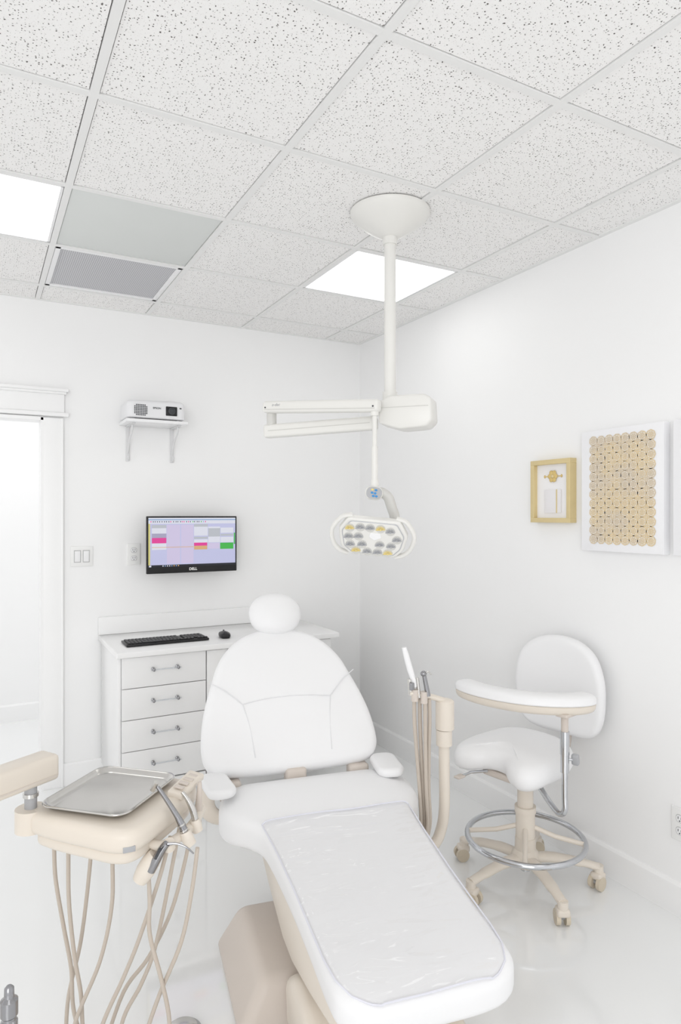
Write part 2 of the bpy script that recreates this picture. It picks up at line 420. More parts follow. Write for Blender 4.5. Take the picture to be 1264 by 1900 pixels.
# keyboard
e=empty('keyboard',(0.915,3.735,0.8505),0,'black full-size computer keyboard on the white countertop','keyboard')
G().box((0,0,0.0075),(0.45,0.155,0.013),black,0.004).obj('body',e,world=False)
g=G()
kk=mat('key_black',(52,52,55),0.4)
for row in range(6):
    y=-0.057+row*0.0215+(0.004 if row==5 else 0)
    x=-0.214
    while x<0.205:
        w=0.0165
        if row==0 and abs(x+0.13)<0.009: w=0.105
        if not (0.068<x<0.078 or 0.136<x<0.146 ):
            g.box((x+w/2,y,0.0175),(w,0.0165,0.006),kk,0.0015,seg=1)
        x+=w+0.0028
g.obj('keys',e,world=False,label='rows of black keys')
g=G(); g.pad(mirror([(0,-0.055),(0.022,-0.05),(0.031,-0.02),(0.031,0.02),(0.024,0.048),(0,0.056)]),0.028,0.012,black,dome=0.008)
e=empty('computer_mouse',(1.245,3.705,0.8505),-0.15,'small black computer mouse on the white countertop','mouse')
g.obj('body',e,world=False); 
G().cyl((-0.004,0.03,0.033),(0.004,0.03,0.033),0.006,dgrey,n=14).obj('scroll_wheel',e,world=False)
# ------------------------------------------------------------------ monitor
e=empty('monitor',(1.146,4.0,1.205),0,'black-framed flat monitor on the wall showing a colourful schedule','monitor')
mx0,mx1,mz0,mz1=0.869,1.424,1.205,1.546
g=G(); g.box(((mx0+mx1)/2,4.012,(mz0+mz1)/2),(mx1-mx0,0.022,mz1-mz0),black,0.004)
g.box(((mx0+mx1)/2,4.035,(mz0+mz1)/2),(0.40,0.03,0.22),black,0.01)
g.obj('casing',e)
g=G(); g.box(((mx0+mx1)/2,4.09,1.38),(0.10,0.09,0.10),dgrey,0.004); g.box(((mx0+mx1)/2,4.128,1.38),(0.14,0.014,0.20),dgrey,0.003); g.obj('wall_mount',e)
def scol(n,rgb,s=0.60): return emat('screen_'+n,rgb,s)
SC={'lav':scol('lavender',(204,206,240)),'pink':scol('pink',(218,208,238)),'white':scol('white',(232,234,246)),'grey':scol('grey',(196,200,208)),
'mag':scol('magenta',(236,70,160)),'orange':scol('orange',(226,182,130)),'green':scol('green',(70,190,80)),'dark':scol('taskbar',(24,28,40),0.4),'yel':scol('yellow',(222,214,130)),'blue':scol('toolbar',(150,180,220)),'line':scol('line',(176,172,200)),'dk2':scol('glyph',(90,96,120))}
g=G()
def quad(x0,x1,z0,z1,m,lay,y=3.9998):
    yy=y-lay*0.0002
    g.add([(x0,yy,z0),(x1,yy,z0),(x1,yy,z1),(x0,yy,z1)],[[0,1,2,3]],m,False)
def ux(u): return 0.869+(u-272)*(0.555/169)
def vz(v): return 1.546-(v-958)*(0.341/106)
def q(u0,v0,u1,v1,m,lay=2): quad(ux(u0),ux(u1),vz(v1),vz(v0),SC[m],lay)
q(275,961,438,1052,'lav',0)
q(275,961,438,972,'white',1); q(275,963.5,438,965.5,'blue',2); q(275,1048,438,1052,'dark',2)
for i in range(26):
    u=278+i*4+random.random()*2; q(u,967,u+1.6,969.5,random.choice(['dk2','mag','green','blue','dk2']),3)
q(275,972,278,1048,'yel',1)
q(281,974,307,980,'grey');q(281,980,307,990,'white');q(281,990,307,998,'line',1);q(281,998,307,1008,'mag',3);q(281,1008,307,1020,'white')
q(308,974,332,1046,'pink',1);q(334,974,357,1046,'pink',1)
q(358,973,384,978,'grey');q(358,978,384,995,'white');q(358,997,384,1001,'grey');q(358,1002,384,1008,'white');q(358,1008,383,1014,'mag',3);q(358,1014,383,1021,'orange',3);q(358,1022,384,1046,'lav')
q(385,978,408,981,'white');q(385,981,408,997,'grey');q(385,997,408,1008,'white');q(385,1009,407,1020,'pink')
q(409,974,434,980,'lav');q(409,980,434,990,'white');q(409,992,434,996,'grey');q(409,998,434,1008,'white');q(408,1009,434,1021,'green',3)
q(281,1015,357,1016,'orange',3); q(435,990,437.5,1012,'green',2)
for i in range(8): q(300+i*4,1049,302+i*4,1051,random.choice(['white','orange','blue']),3)
q(276,1048.5,280,1051.5,'white',3)
g.obj('screen',e,label='lit screen with schedule blocks in pink, green and orange')
TX=Matrix.Translation((1.146,3.9995,1.2265))@Euler((PI/2,0,0)).to_matrix().to_4x4()
G().text('DELL',0.022,platew,TX,bold=0.0006).obj('lettering',e)
# ------------------------------------------------------------------ projector and shelf
e=empty('wall_shelf',(0.905,4.0,2.05),0,'white wall shelf on two scrolled brackets','shelf')
G().box((0.912,4.018,2.094),(0.352,0.230,0.018),white,0.003).obj('board',e)
brm=mat('bracket_paint',(228,228,229),0.4)
for bx in (0.785,1.050):
    g=G(); g.box((bx,4.131,1.980),(0.022,0.006,0.210),brm,0.002); g.box((bx,4.04,2.082),(0.022,0.185,0.006),brm,0.002)
    g.tube(cr([(bx,4.126,1.925),(bx,4.10,1.965),(bx,4.06,2.003),(bx,4.015,2.03),(bx,3.99,2.052),(bx,3.985,2.078)],5),0.006,brm,8)
    g.tube(cr([(bx,4.126,1.89),(bx,4.112,1.885),(bx,4.105,1.90),(bx,4.114,1.91)],5),0.005,brm,8)
    g.obj('bracket',e)
e=empty('projector',(0.90,4.0,2.104),0,'white video projector with black lens window on the wall shelf','projector')
g=G(); PZ=0.028
def pm(x,y,z):
    return (x,y,z+ (0.012*math.exp(-((x-0.08)/0.07)**2) if z>0.06 else 0))
g.pad(rrect(0.335,0.22,0.03,6),0.100,0.022,projm,fm=pm,T=Matrix.Translation((0.908,4.02,2.083+PZ)),dome=0.004,rb=0.01)
for dx in (-0.13,0.13): g.cyl((0.908+dx,3.94,2.0755+PZ),(0.908+dx,3.94,2.086+PZ),0.01,grey,n=12); g.cyl((0.908+dx,4.09,2.0755+PZ),(0.908+dx,4.09,2.086+PZ),0.01,grey,n=12)
g.obj('body',e)
g=G()
for i in range(8):
    for j in range(7):
        x=0.783+i*0.0095; z=2.098+PZ+j*0.0095
        if (i-3.5)**2/16+(j-3)**2/12>1.15: continue
        g.cyl((x,3.911,z),(x,3.907,z),0.0036,dgrey,n=8)
g.obj('vent_grille',e,label='round perforated grey vent')
g=G(); g.box((0.992,3.909,2.130+PZ),(0.066,0.008,0.054),black,0.004); g.lathe([(0.020,0),(0.020,0.006),(0.015,0.008),(0.013,0.004)],dgrey,(0.992,3.906,2.130+PZ),n=24,rot=(PI/2,0,0)); g.obj('lens',e,label='black lens window')
TX=Matrix.Translation((0.908,3.9095,2.142+PZ))@Euler((PI/2,0,0)).to_matrix().to_4x4()
g=G(); g.text('EPSON',0.015,dgrey,TX,bold=0.0003); g.obj('lettering',e)
G().box((1.045,3.911,2.150+PZ),(0.012,0.004,0.008),dgrey,0.001).obj('sensor',e)
# ------------------------------------------------------------------ switch / outlets
e=empty('light_switch',(0.527,YW,1.256),0,'white double rocker light switch plate on the wall','light switch')
shade=mat('plate_edge_shade',(192,192,192),0.4)  # grey rims paint the soft shadow outlines around rockers and sockets
G().box((0.527,YW-0.004,1.314),(0.121,0.008,0.116),platew,0.002).obj('plate',e)
for x in (0.503,0.551):
    g=G(); g.box((x,YW-0.008,1.314),(0.037,0.004,0.071),shade,0.001); g.box((x,YW-0.012,1.314),(0.030,0.010,0.063),white,0.002,rot=(0.09,0,0)); g.obj('rocker',e)
def outlet(name,M,label):
    e=bpy.data.objects.new(name,None); COL.objects.link(e); e.matrix_world=M; e.matrix_basis=M; e['label']=label; e['category']='electrical outlet'; e['group']='wall outlets'
    G().box((0,-0.004,0.064),(0.076,0.008,0.128),platew,0.002).obj('plate',e,world=False)
    for z in (0.040,0.088):
        g=G(); g.pad(rrect(0.035,0.031,0.012,5),0.003,0.001,shade,T=Matrix.Translation((0,-0.007,z))@Euler((PI/2,0,0)).to_matrix().to_4x4()); g.pad(rrect(0.031,0.027,0.011,5),0.003,0.001,white,T=Matrix.Translation((0,-0.008,z))@Euler((PI/2,0,0)).to_matrix().to_4x4())
        for dx in (-0.0065,0.0065): g.box((dx,-0.0113,z+0.003),(0.0024,0.001,0.009),dgrey)
        g.cyl((0,-0.0108,z-0.008),(0,-0.0118,z-0.008),0.0027,dgrey,n=10); g.obj('socket',e,world=False)
outlet('wall_outlet',Matrix.Translation((0.821,YW,1.254)),'white duplex wall outlet beside the monitor')
outlet('wall_outlet',Matrix.Translation((XW,1.652,0.292))@Euler((0,0,-PI/2)).to_matrix().to_4x4(),'white duplex wall outlet low above the baseboard')
# ------------------------------------------------------------------ wall art
e=empty('picture_frame',(XW,2.292,1.518),0,'gold box frame holding a gold flower brooch and white card','picture frame')
fy0,fy1,fz0,fz1=2.169,2.415,1.518,1.813
g=G(); bwf=0.022
for (yc,zc,wy,wz) in (((fy0+fy1)/2,fz1-bwf/2,fy1-fy0,bwf),((fy0+fy1)/2,fz0+bwf/2,fy1-fy0,bwf),(fy0+bwf/2,(fz0+fz1)/2,bwf,fz1-fz0-2*bwf),(fy1-bwf/2,(fz0+fz1)/2,bwf,fz1-fz0-2*bwf)):
    g.box((XW-0.021,yc,zc),(0.042,wy,wz),gold,0.001)
g.obj('frame',e)
G().box((XW-0.014,(fy0+fy1)/2,(fz0+fz1)/2),(0.010,fy1-fy0-0.03,fz1-fz0-0.03),paper).obj('backing',e)
g=G(); c=Vector((XW-0.024,2.290,1.735))
for i in range(6):
    a=PI/3*i; g.ell(c+Vector((0,math.cos(a)*0.018,math.sin(a)*0.018)),(0.004,0.012,0.012),goldm,nu=14,nv=8)
g.ell(c,(0.007,0.010,0.010),gold,nu=14,nv=8)
for sgn in (-1,1):
    g.box(c+Vector((0.003,sgn*0.044,0)),(0.004,0.026,0.005),goldm,0.001); g.box(c+Vector((0.003,sgn*0.052,0)),(0.005,0.005,0.014),goldm,0.001)
g.obj('brooch',e,label='gold flower brooch with side bars')
cardm=mat('card_paper',(238,236,238),0.7)
g=G(); g.box((XW-0.022,2.290,1.618),(0.006,0.102,0.110),cardm,0.001); g.box((XW-0.0257,2.264,1.618),(0.002,0.006,0.110),gold); g.obj('card',e,label='white card with gold stripe')
def canvas(y0,y1,z0,z1,label,lace):
    e=empty('canvas_art',(XW,(y0+y1)/2,z0),0,label,'wall art')
    G().box((XW-0.020,(y0+y1)/2,(z0+z1)/2),(0.040,y1-y0,z1-z0),canvasm,0.002).obj('canvas',e)
    g=G(); x=XW-0.0420; ly0,ly1,lz0,lz1=lace; nc,nr=8,12; pw=(ly1-ly0)/nc; ph=(lz1-lz0)/nr
    rnd=random.Random(3)
    def ring(cy,cz,r0,r1,n=20,sx=1.0,wob=0,xx=0,m=lacem,ph0=0.0):
        V=[];F=[]
        for k in range(n):
            a=2*PI*k/n; w=1+wob*math.cos(8*a+ph0)
            for r in (r0*w,r1*w): V.append((x-xx,cy+math.cos(a)*r,cz+math.sin(a)*r*sx))
        for k in range(n): F.append([2*k,2*k+1,2*((k+1)%n)+1,2*((k+1)%n)])
        g.add(V,F,m,False)
    g.add([(x+0.0010,ly0+pw*.3,lz0+ph*.3),(x+0.0010,ly1-pw*.3,lz0+ph*.3),(x+0.0010,ly1-pw*.3,lz1-ph*.3),(x+0.0010,ly0+pw*.3,lz1-ph*.3)],[[0,1,2,3]],creamm,False)
    for i in range(nc):
        for j in range(nr):
            cy=ly0+pw*(i+.5)+rnd.uniform(-1,1)*pw*0.02; cz=lz0+ph*(j+.5)+rnd.uniform(-1,1)*ph*0.02; sx=ph/pw
            if i in (0,nc-1) or j in (0,nr-1): ring(cy,cz,0,pw*0.53,24,sx,0.03,-0.0008,creamm)
            ring(cy,cz,pw*0.42,pw*0.54,24,sx,0.04,0,lacem,rnd.random()*6); ring(cy,cz,pw*0.22,pw*0.31,16,sx,0.08,0.0003)
            ring(cy,cz,pw*0.04,pw*0.12,10,1,0,0.0003)
            for k in range(8):
                a=PI/4*k+0.39; ca,sa=math.cos(a),math.sin(a); w=pw*0.03
                r0,r1=pw*0.10,pw*0.44
                g.add([(x-0.0006,cy+ca*r0-sa*w,cz+(sa*r0+ca*w)*sx),(x-0.0006,cy+ca*r0+sa*w,cz+(sa*r0-ca*w)*sx),(x-0.0006,cy+ca*r1+sa*w,cz+(sa*r1-ca*w)*sx),(x-0.0006,cy+ca*r1-sa*w,cz+(sa*r1+ca*w)*sx)],[[0,1,2,3]],lacem,False)
            if i<nc-1 and j<nr-1: ring(cy+pw/2,cz+ph/2,pw*0.06,pw*0.17,12,1,0,0.0008)
    g.obj('lace',e,label='pale golden tan lace of joined rosettes')
canvas(1.700,2.104,1.398,1.920,'white canvas with golden tan lace rectangle on the wall',(1.735,2.058,1.430,1.893))
canvas(1.250,1.660,1.398,1.920,'white canvas with golden lace beside another lace canvas',(1.290,1.615,1.430,1.893))
# ------------------------------------------------------------------ dental light
e=empty('dental_light',(1.452,2.268,H),0,'off-white ceiling-mounted dental exam light on a folding arm','dental light')
px,py=1.452,2.268
G().lathe([(0.160,H),(0.160,H-0.008),(0.150,H-0.022),(0.128,H-0.042),(0.098,H-0.064),(0.066,H-0.084),(0.038,H-0.098),(0.030,H-0.101)],offw,(px,py,0),n=56).obj('canopy',e)
g=G(); g.cyl((px,py,H-0.13),(px,py,H-0.095),0.029,offw); g.cyl((px,py,2.01),(px,py,H-0.10),0.0235,offw); g.cyl((px,py,2.005),(px,py,2.045),0.030,offw); g.obj('pole',e)
ud=Vector((0.68,-0.733,0)).normalized(); nd=Vector((-0.733,-0.68,0)).normalized()
def frame(o,xa,ya):
    xa=Vector(xa).normalized(); za=xa.cross(Vector(ya)).normalized(); ya=za.cross(xa)
    M=Matrix((xa,ya,za)).transposed().to_4x4(); M.translation=Vector(o); return M
T=frame((1.500,2.213,1.955),ud,nd)
def prism(g,prof,x0,x1,m,bev=0.012,T=None,swap=False):
    bm=bmesh.new(); mk=(lambda x,y,z:(y,x,z)) if swap else (lambda x,y,z:(x,y,z))
    a=[bm.verts.new(mk(x0,y,z)) for y,z in prof]; b=[bm.verts.new(mk(x1,y,z)) for y,z in prof]
    n=len(prof); bm.faces.new(a); bm.faces.new(b[::-1])
    for i in range(n): bm.faces.new([a[i],b[i],b[(i+1)%n],a[(i+1)%n]])
    bmesh.ops.recalc_face_normals(bm,faces=bm.faces[:]); bmesh.ops.bevel(bm,geom=bm.edges[:],offset=bev,segments=3,profile=0.5,affect='EDGES')
    bm.verts.index_update(); g.add([v.co.copy() for v in bm.verts],[[v.index for v in f.verts] for f in bm.faces],m,True,T); bm.free()
g=G(); prism(g,[(-0.105,-0.045),(-0.06,-0.068),(0.075,-0.068),(0.105,-0.052),(0.110,0.035),(0.085,0.060),(-0.02,0.066),(-0.105,0.040)],-0.062,0.062,offw,0.010,T,swap=True)
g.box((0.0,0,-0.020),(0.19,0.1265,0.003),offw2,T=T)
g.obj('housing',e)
def arm(p0,p1,w,hh,name,m=offw,bev=0.012):
    p0=Vector(p0);p1=Vector(p1);d=p1-p0
    za=Vector((0,0,1)); 
    M=frame((p0+p1)/2,d,za.cross(d))
    g=G(); g.box((0,0,0),(d.length,w,hh),m,bev,T=M,seg=3)
    return g,M,d.length
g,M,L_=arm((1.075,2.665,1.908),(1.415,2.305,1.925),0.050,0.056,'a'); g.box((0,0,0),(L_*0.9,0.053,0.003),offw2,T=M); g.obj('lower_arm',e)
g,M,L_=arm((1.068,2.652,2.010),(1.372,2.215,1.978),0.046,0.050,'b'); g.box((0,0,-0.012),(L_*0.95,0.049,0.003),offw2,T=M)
side=-1 if (M.to_3x3()@Vector((0,-1,0))).dot(Vector((-0.4756,-0.8797,0)))>0 else 1
RT=M@Matrix.Translation((-L_/2+0.07,side*0.0235,0.007))@Euler((PI/2 if side<0 else -PI/2,0,0)).to_matrix().to_4x4()
g.text('a-dec',0.018,grey,RT,bold=0.0,shear=0.3)
for dx in (-L_/2+0.018,L_/2-0.02): g.cyl(M@Vector((dx,side*0.022,-0.004)),M@Vector((dx,side*0.0245,-0.004)),0.0035,dgrey,n=10)
g.obj('upper_arm',e)
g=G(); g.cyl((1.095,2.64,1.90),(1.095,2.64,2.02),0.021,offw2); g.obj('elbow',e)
g=G(); rx,ry=1.358,2.232
g.cyl((rx,ry,1.80),(rx,ry,1.965),0.0095,offw,n=20); g.cyl((rx,ry,1.685),(rx,ry,1.82),0.0125,offw,n=20); g.cyl((rx,ry,1.94),(rx,ry,2.0),0.016,offw,n=20)
g.obj('drop_rod',e)
Rr=Vector((0.8797,-0.4756,0)); Ff=Vector((0.4756,0.8797,0)); Uz=Vector((0,0,1))
def P(a,b,z): return Rr*a+Ff*b+Uz*z
g=G()
c=Vector((rx,ry,1.638))
TJ=frame(c-Ff*0.012,(Rr*0.96+Uz*(-0.12)),Uz)
g.pad(rrect(0.070,0.052,0.024,6),0.05,0.014,offw,T=TJ@Matrix.Translation((-0.004,0,-0.025)))
g.cyl((rx,ry,1.65),(rx,ry,1.69),0.016,offw,n=20)
yk=cr([P(0.135,2.605,1.640),P(0.160,2.61,1.642),P(0.186,2.615,1.622),P(0.200,2.625,1.585),P(0.213,2.635,1.545),P(0.205,2.635,1.515),P(0.17,2.625,1.49)],6)
g.tube(yk,0.026,offw2,16,flat=0.75)
g.obj('yoke',e)
g=G(); g.pad(rrect(0.060,0.044,0.019,6),0.003,0.001,grey,T=TJ@Matrix.Translation((-0.004,0,0.024)))
for dx,dz,mm in ((-0.010,0.012,yellow),(0.004,0.011,blue),(-0.010,0.0,blue),(0.002,-0.001,blue),(-0.004,-0.012,blue),(0.008,-0.012,blue)):
    g.ell((dx-0.002,dz,0.0275),(0.0055,0.0042,0.002),mm,T=TJ,nu=12,nv=8)
g.obj('control_pad',e,label='touch pad with blue and yellow marks')
hn=(-Ff*0.84-Uz*0.44-Rr*0.10).normalized(); hx=(Rr-hn*Rr.dot(hn)).normalized(); hy=hn.cross(hx)
hx=(hx*math.cos(-0.05)+hy*math.sin(-0.05)).normalized(); hy=hn.cross(hx)
TH=Matrix((hx,hy,hn)).transposed().to_4x4(); TH.translation=P(0.120,2.585,1.468)
def poly(pts,r=0.012,n=4):
    out=[];m=len(pts)
    for i in range(m):
        a,b,c=Vector(pts[i-1]),Vector(pts[i]),Vector(pts[(i+1)%m])
        d1=(a-b).normalized()*r; d2=(c-b).normalized()*r
        for k in range(n+1):
            t=k/n; out.append(tuple((b+d1)*(1-t)**2+b*2*t*(1-t)+(b+d2)*t*t))
    return out
hex_=[(-0.095,0.080),(0.104,0.080),(0.140,0.020),(0.128,-0.044),(0.098,-0.080),(-0.076,-0.080),(-0.116,-0.048),(-0.130,0.030)]
g=G(); g.pad(poly(hex_,0.012),0.034,0.008,offw,T=TH@Matrix.Translation((0,0,-0.026)))
g.ell((0.02,0,-0.028),(0.07,0.05,0.03),offw,T=TH)
g.obj('lamp_head',e)
hex2=[(x*0.90,y*0.88) for x,y in hex_]
g=G(); g.pad(poly(hex2,0.010),0.004,0.0015,rimm,T=TH@Matrix.Translation((0,0,0.0065)))
hex3=[(x*0.87,y*0.84) for x,y in hex_]
g.pad(poly(hex3,0.010),0.004,0.0015,offw,T=TH@Matrix.Translation((0,0,0.0075))); g.obj('lens_panel',e)
pos=[(-0.086,0.040,1),(-0.046,0.046,0),(-0.008,0.046,0),(0.032,0.046,1),(0.070,0.038,0),(-0.088,0.002,0),(0.098,0.004,0),(-0.050,0.006,0),(-0.034,-0.028,0),(0.034,-0.024,0),(0.078,-0.026,0),
     (-0.056,-0.056,1),(-0.012,-0.058,0),(0.028,-0.058,0),(0.068,-0.058,1),(-0.080,-0.032,0)]
for a,b_,y in pos:
    g=G(); mm=yellow if y else silver
    an0=0.15
    g.cyl(TH@Vector((a,b_,0.0112)),TH@Vector((a,b_,0.0122)),0.0185,offw2,n=22)
    for k in range(9):
        an=an0+PI*(0.02+0.96*k/8)
        p=Vector((a+math.cos(an)*0.0125,b_+math.sin(an)*0.0115-0.005,0.0128))
        g.ell(p,(0.0078,0.0017,0.002),mm,T=TH,rot=(0,0,an),nu=8,nv=6)
    g.ell((a,b_-0.005,0.0128),(0.0050,0.0032,0.0015),mm,T=TH,nu=10,nv=6)
    g.obj('reflector',e,label='yellow fan-shaped reflector' if y else 'silver fan-shaped reflector')
g=G(); g.pad(poly([(-0.018,0.014),(0.020,0.014),(0.026,-0.004),(0.0,-0.018),(-0.022,-0.004)],0.006),0.004,0.0015,white,T=TH@Matrix.Translation((0.012,0.012,0.0105))); g.obj('sensor_window',e)
for sg in (-1,1):
    pth=cr([TH@Vector((sg*x+0.004,y,z)) for x,y,z in ((0.085,0.082,-0.016),(0.122,0.074,-0.010),(0.152,0.038,0.0),(0.159,0.008,0.004),(0.150,-0.034,0.004),(0.126,-0.066,0.0),(0.095,-0.084,-0.012))],6)
    G().tube(pth,0.0085,offw,14,flat=1.5,up=tuple(hn)).obj('light_handle',e)
# ------------------------------------------------------------------ dental chair
CO=Vector((0.945,1.30,0)); CY=math.atan2(-0.179,0.984)
e=empty('dental_chair',CO,CY,'white upholstered dental patient chair with beige base','dental chair')
chair=e
def ztop(y): 
    t=max(0,min(1,y/0.95)); return 0.435+0.10*(t*t*(3-2*t))*0.5+0.10*t*0.5
def cxs(y): return 0.018-0.003*max(0,min(1,y/0.6))
def lm(x,y,z,t=0.085):
    zz=ztop(y); th=1.0+0.35*max(0,min(1,(y-0.6)/0.4))
    a=max(0,abs(x)-0.24); zz-=1.6*a*a+0.06*a
    zz-=0.10*max(0,0.10-y)**1.5*3
    rr=max(0,y-1.02); zz-=0.9*rr*rr*2
    return (x+cxs(y),y,zz-(t-z)*th)
olr=[(0,-0.022),(0.12,-0.020),(0.19,-0.004),(0.232,0.032),(0.244,0.09),(0.245,0.25),(0.25,0.42),(0.262,0.60),(0.275,0.72),(0.31,0.80),(0.358,0.88),(0.378,0.98),(0.355,1.09),(0.28,1.17),(0.15,1.19),(0,1.19)]
ol=mirror(olr)
g=G(); g.pad(ol,0.085,0.026,vinyl,fm=lm,ring=9,dome=0.003); g.obj('seat_cushion',e,world=False,label='white vinyl seat and leg cushion')
BETA=math.radians(55); cb,sb=math.cos(BETA),math.sin(BETA)
def bk(x,l,n):
    n2=n+0.35*x*x*0.9+0.05*max(0,0.12-l)
    return (x-0.042,1.205+l*cb-n2*sb,0.495+l*sb+n2*cb)
olb=mirror([(0,0.0),(0.22,0.0),(0.312,0.010),(0.352,0.05),(0.362,0.11),(0.354,0.2),(0.333,0.29),(0.303,0.38),(0.275,0.455),(0.23,0.525),(0.165,0.583),(0.08,0.618),(0,0.626)])
g=G(); g.pad(olb,0.080,0.036,vinyl,fm=bk,ring=9,dome=0.018); g.obj('backrest',e,world=False,label='white vinyl backrest with stitched seams')
def bsurf(x,l):
    d=min(1,math.hypot(x/0.35,(l-0.29)/0.32)); return 0.080+0.018*(1-d*d)+0.0003
def seam(pts,name='seam'):
    pp=cr([(x,l,0) for x,l in pts],8); P3=[bk(p.x,p.y,bsurf(p.x,p.y)) for p in pp]
    G().tube(P3,0.0020,seamm,6).obj(name,e,world=False)
seam([(-0.185,0.275),(-0.10,0.290),(0,0.296),(0.10,0.292),(0.19,0.280)])
seam([(-0.185,0.275),(-0.25,0.335),(-0.312,0.370)]); seam([(0.19,0.280),(0.255,0.345),(0.312,0.385)])
seam([(-0.185,0.275),(-0.165,0.18),(-0.155,0.06)]); seam([(0.19,0.280),(0.172,0.18),(0.160,0.06)])
g=G(); TB=Matrix.Translation(bk(0.006,0.688,0.078))@Euler((BETA,0,0)).to_matrix().to_4x4()
g.ell((0,0,0),(0.119,0.100,0.062),vinyl,T=TB,e=0.92,nu=40,nv=24); g.obj('headrest',e,world=False,label='oval white vinyl headrest')
g=G(); g.box(bk(0,0.60,0.01),(0.07,0.03,0.22),beige,0.008,rot=(BETA-PI/2,0,0)); g.obj('headrest_bar',e,world=False)
g=G(); g.pad([(x*0.86,0.03+y*0.86) for x,y in olb],0.03,0.012,beige,fm=lambda x,y,z: bk(x,y,z-0.022)); g.obj('backrest_shell',e,world=False)
for hx_,hy_,hz_,dd in ((-0.035,1.165,0.495,(0.085,0.06,0.10)),(0.225,1.150,0.500,(0.085,0.06,0.075)),(-0.30,1.15,0.49,(0.085,0.06,0.075))):
    G().box((hx_,hy_,hz_),dd,beige2,0.014).obj('hinge',e,world=False,label='taupe plastic hinge bracket')
for sx in (-0.360,0.315):
    s2=-1 if sx<0 else 1
    g=G(); g.pad(rrect(0.108,0.20,0.042,6),0.036,0.016,vinyl,T=Matrix.Translation((sx,1.055,0.532))@Euler((0,0,s2*-0.12)).to_matrix().to_4x4(),dome=0.003)
    g.obj('armrest_pad',e,world=False)
    g=G(); g.tube(cr([(sx+s2*0.01,1.08,0.540),(sx+s2*0.028,1.09,0.520),(sx+s2*0.036,1.09,0.47),(sx+s2*0.0,1.09,0.42),(sx-s2*0.12,1.09,0.40)],5),0.022,beige,12,flat=1.5); g.obj('armrest_post',e,world=False)
g=G(); prism(g,[(1.02,0.43),(0.98,0.33),(0.84,0.275),(0.62,0.215),(0.50,0.215),(0.30,0.255),(0.06,0.315),(0.05,0.345),(0.5,0.40),(0.85,0.43)],-0.215,0.250,beige)
g.obj('leg_support',e,world=False)
g=G(); prism(g,[(0.50,0.04),(0.52,0.17),(0.44,0.215),(0.32,0.215),(0.14,0.17),(0.08,0.10),(0.08,0.03)],-0.235,0.20,beige,0.03)
g.obj('lift_cover',e,world=False)
g=G(); prism(g,[(1.05,0.36),(1.15,0.42),(0.9,0.42),(0.45,0.2),(0.45,0.08),(0.7,0.08)],-0.13,0.15,beige2,0.02); g.obj('lift_arm',e,world=False)
g=G(); g.box((0.0,0.76,0.075),(0.76,0.50,0.15),beige2,0.035,taper=(0.78,0.84),seg=5); g.box((0.0,0.35,0.012),(0.44,0.66,0.024),beige2,0.006); g.obj('base',e,world=False,label='taupe plastic chair base')
# plastic cover
def hw(y): 
    pts=[(-0.012,0.14),(0.0,0.17),(0.03,0.205),(0.08,0.228),(0.15,0.236),(0.4,0.242),(0.6,0.252),(0.76,0.266)]
    for i in range(len(pts)-1):
        if y<=pts[i+1][0]:
            t=max(0,(y-pts[i][0])/(pts[i+1][0]-pts[i][0])); return pts[i][1]+t*(pts[i+1][1]-pts[i][1])
    return pts[-1][1]
CM=Matrix.Translation(CO)@Euler((0,0,CY)).to_matrix().to_4x4()
def top(x,y,off):
    full=hw(y)+0.008; d=full-abs(x); r=0.026
    z=0.085+0.003
    if d<r: z=0.085-r+math.sqrt(max(0,r*r-(r-d)**2))+0.003
    d2=y+0.020
    if d2<r: z=min(z,0.085-r+math.sqrt(max(0,r*r-(r-d2)**2))+0.003)
    p=lm(x,y,z); return Vector((p[0],p[1],p[2]+off))
V=[];F=[];nx,ny=44,100
for j in range(ny+1):
    y0_=-0.010+0.775*j/ny
    for i in range(nx+1):
        s=-1+2*i/nx; y=y0_; x=s*hw(y)
        wv=0.0028*math.sin(24*y+3.1*math.sin(6*x+y*4))*(0.5+0.5*math.sin(9*y+8*x+1))+0.0028
        edge=1-abs(s)**6
        V.append(top(x,y,0.003+wv*edge))
for j in range(ny):
    for i in range(nx): a=j*(nx+1)+i; F.append([a,a+1,a+nx+2,a+nx+1])
e=empty('plastic_cover',CO+Vector((0,0,0.4)),CY,'clear vinyl protective sheet with pale lilac binding on the leg rest','plastic cover')
g=G(); g.add(V,F,filmm,True,CM); g.obj('film',e)
edge=[V[i] for i in range(nx+1)]+[V[j*(nx+1)+nx] for j in range(1,ny+1)]+[V[ny*(nx+1)+i] for i in range(nx-1,-1,-1)]+[V[j*(nx+1)] for j in range(ny-1,0,-1)]
g=G(); g.tube([p+Vector((0,0,0.001)) for p in edge],0.0026,lilac,6,T=CM,closed=True); g.obj('binding',e)
# ------------------------------------------------------------------ delivery unit
DO=Vector((0.33,1.965,0)); DYW=math.atan2(-0.69,0.72)
e=empty('delivery_unit',DO,DYW,'beige dental instrument delivery unit on a swing arm with hanging hoses','dental delivery unit')
du=e; DM=Matrix.Translation(DO)@Euler((0,0,DYW)).to_matrix().to_4x4()
ol=[(p.x,p.y) for p in cr([(-0.165,-0.13,0),(-0.10,-0.165,0),(0.05,-0.185,0),(0.14,-0.19,0),(0.185,-0.155,0),(0.195,-0.05,0),(0.195,0.10,0),(0.175,0.16,0),(0.10,0.175,0),(-0.08,0.17,0),(-0.14,0.14,0),(-0.165,0.0,0)],6,True)]
g=G(); g.pad(ol,0.062,0.022,beige,T=DM@Matrix.Translation((0,0,0.703)))
g.pad([(x*0.90,y*0.92+0.005) for x,y in ol],0.04,0.015,beige,T=DM@Matrix.Translation((0,0,0.668)))
g.obj('body',e)
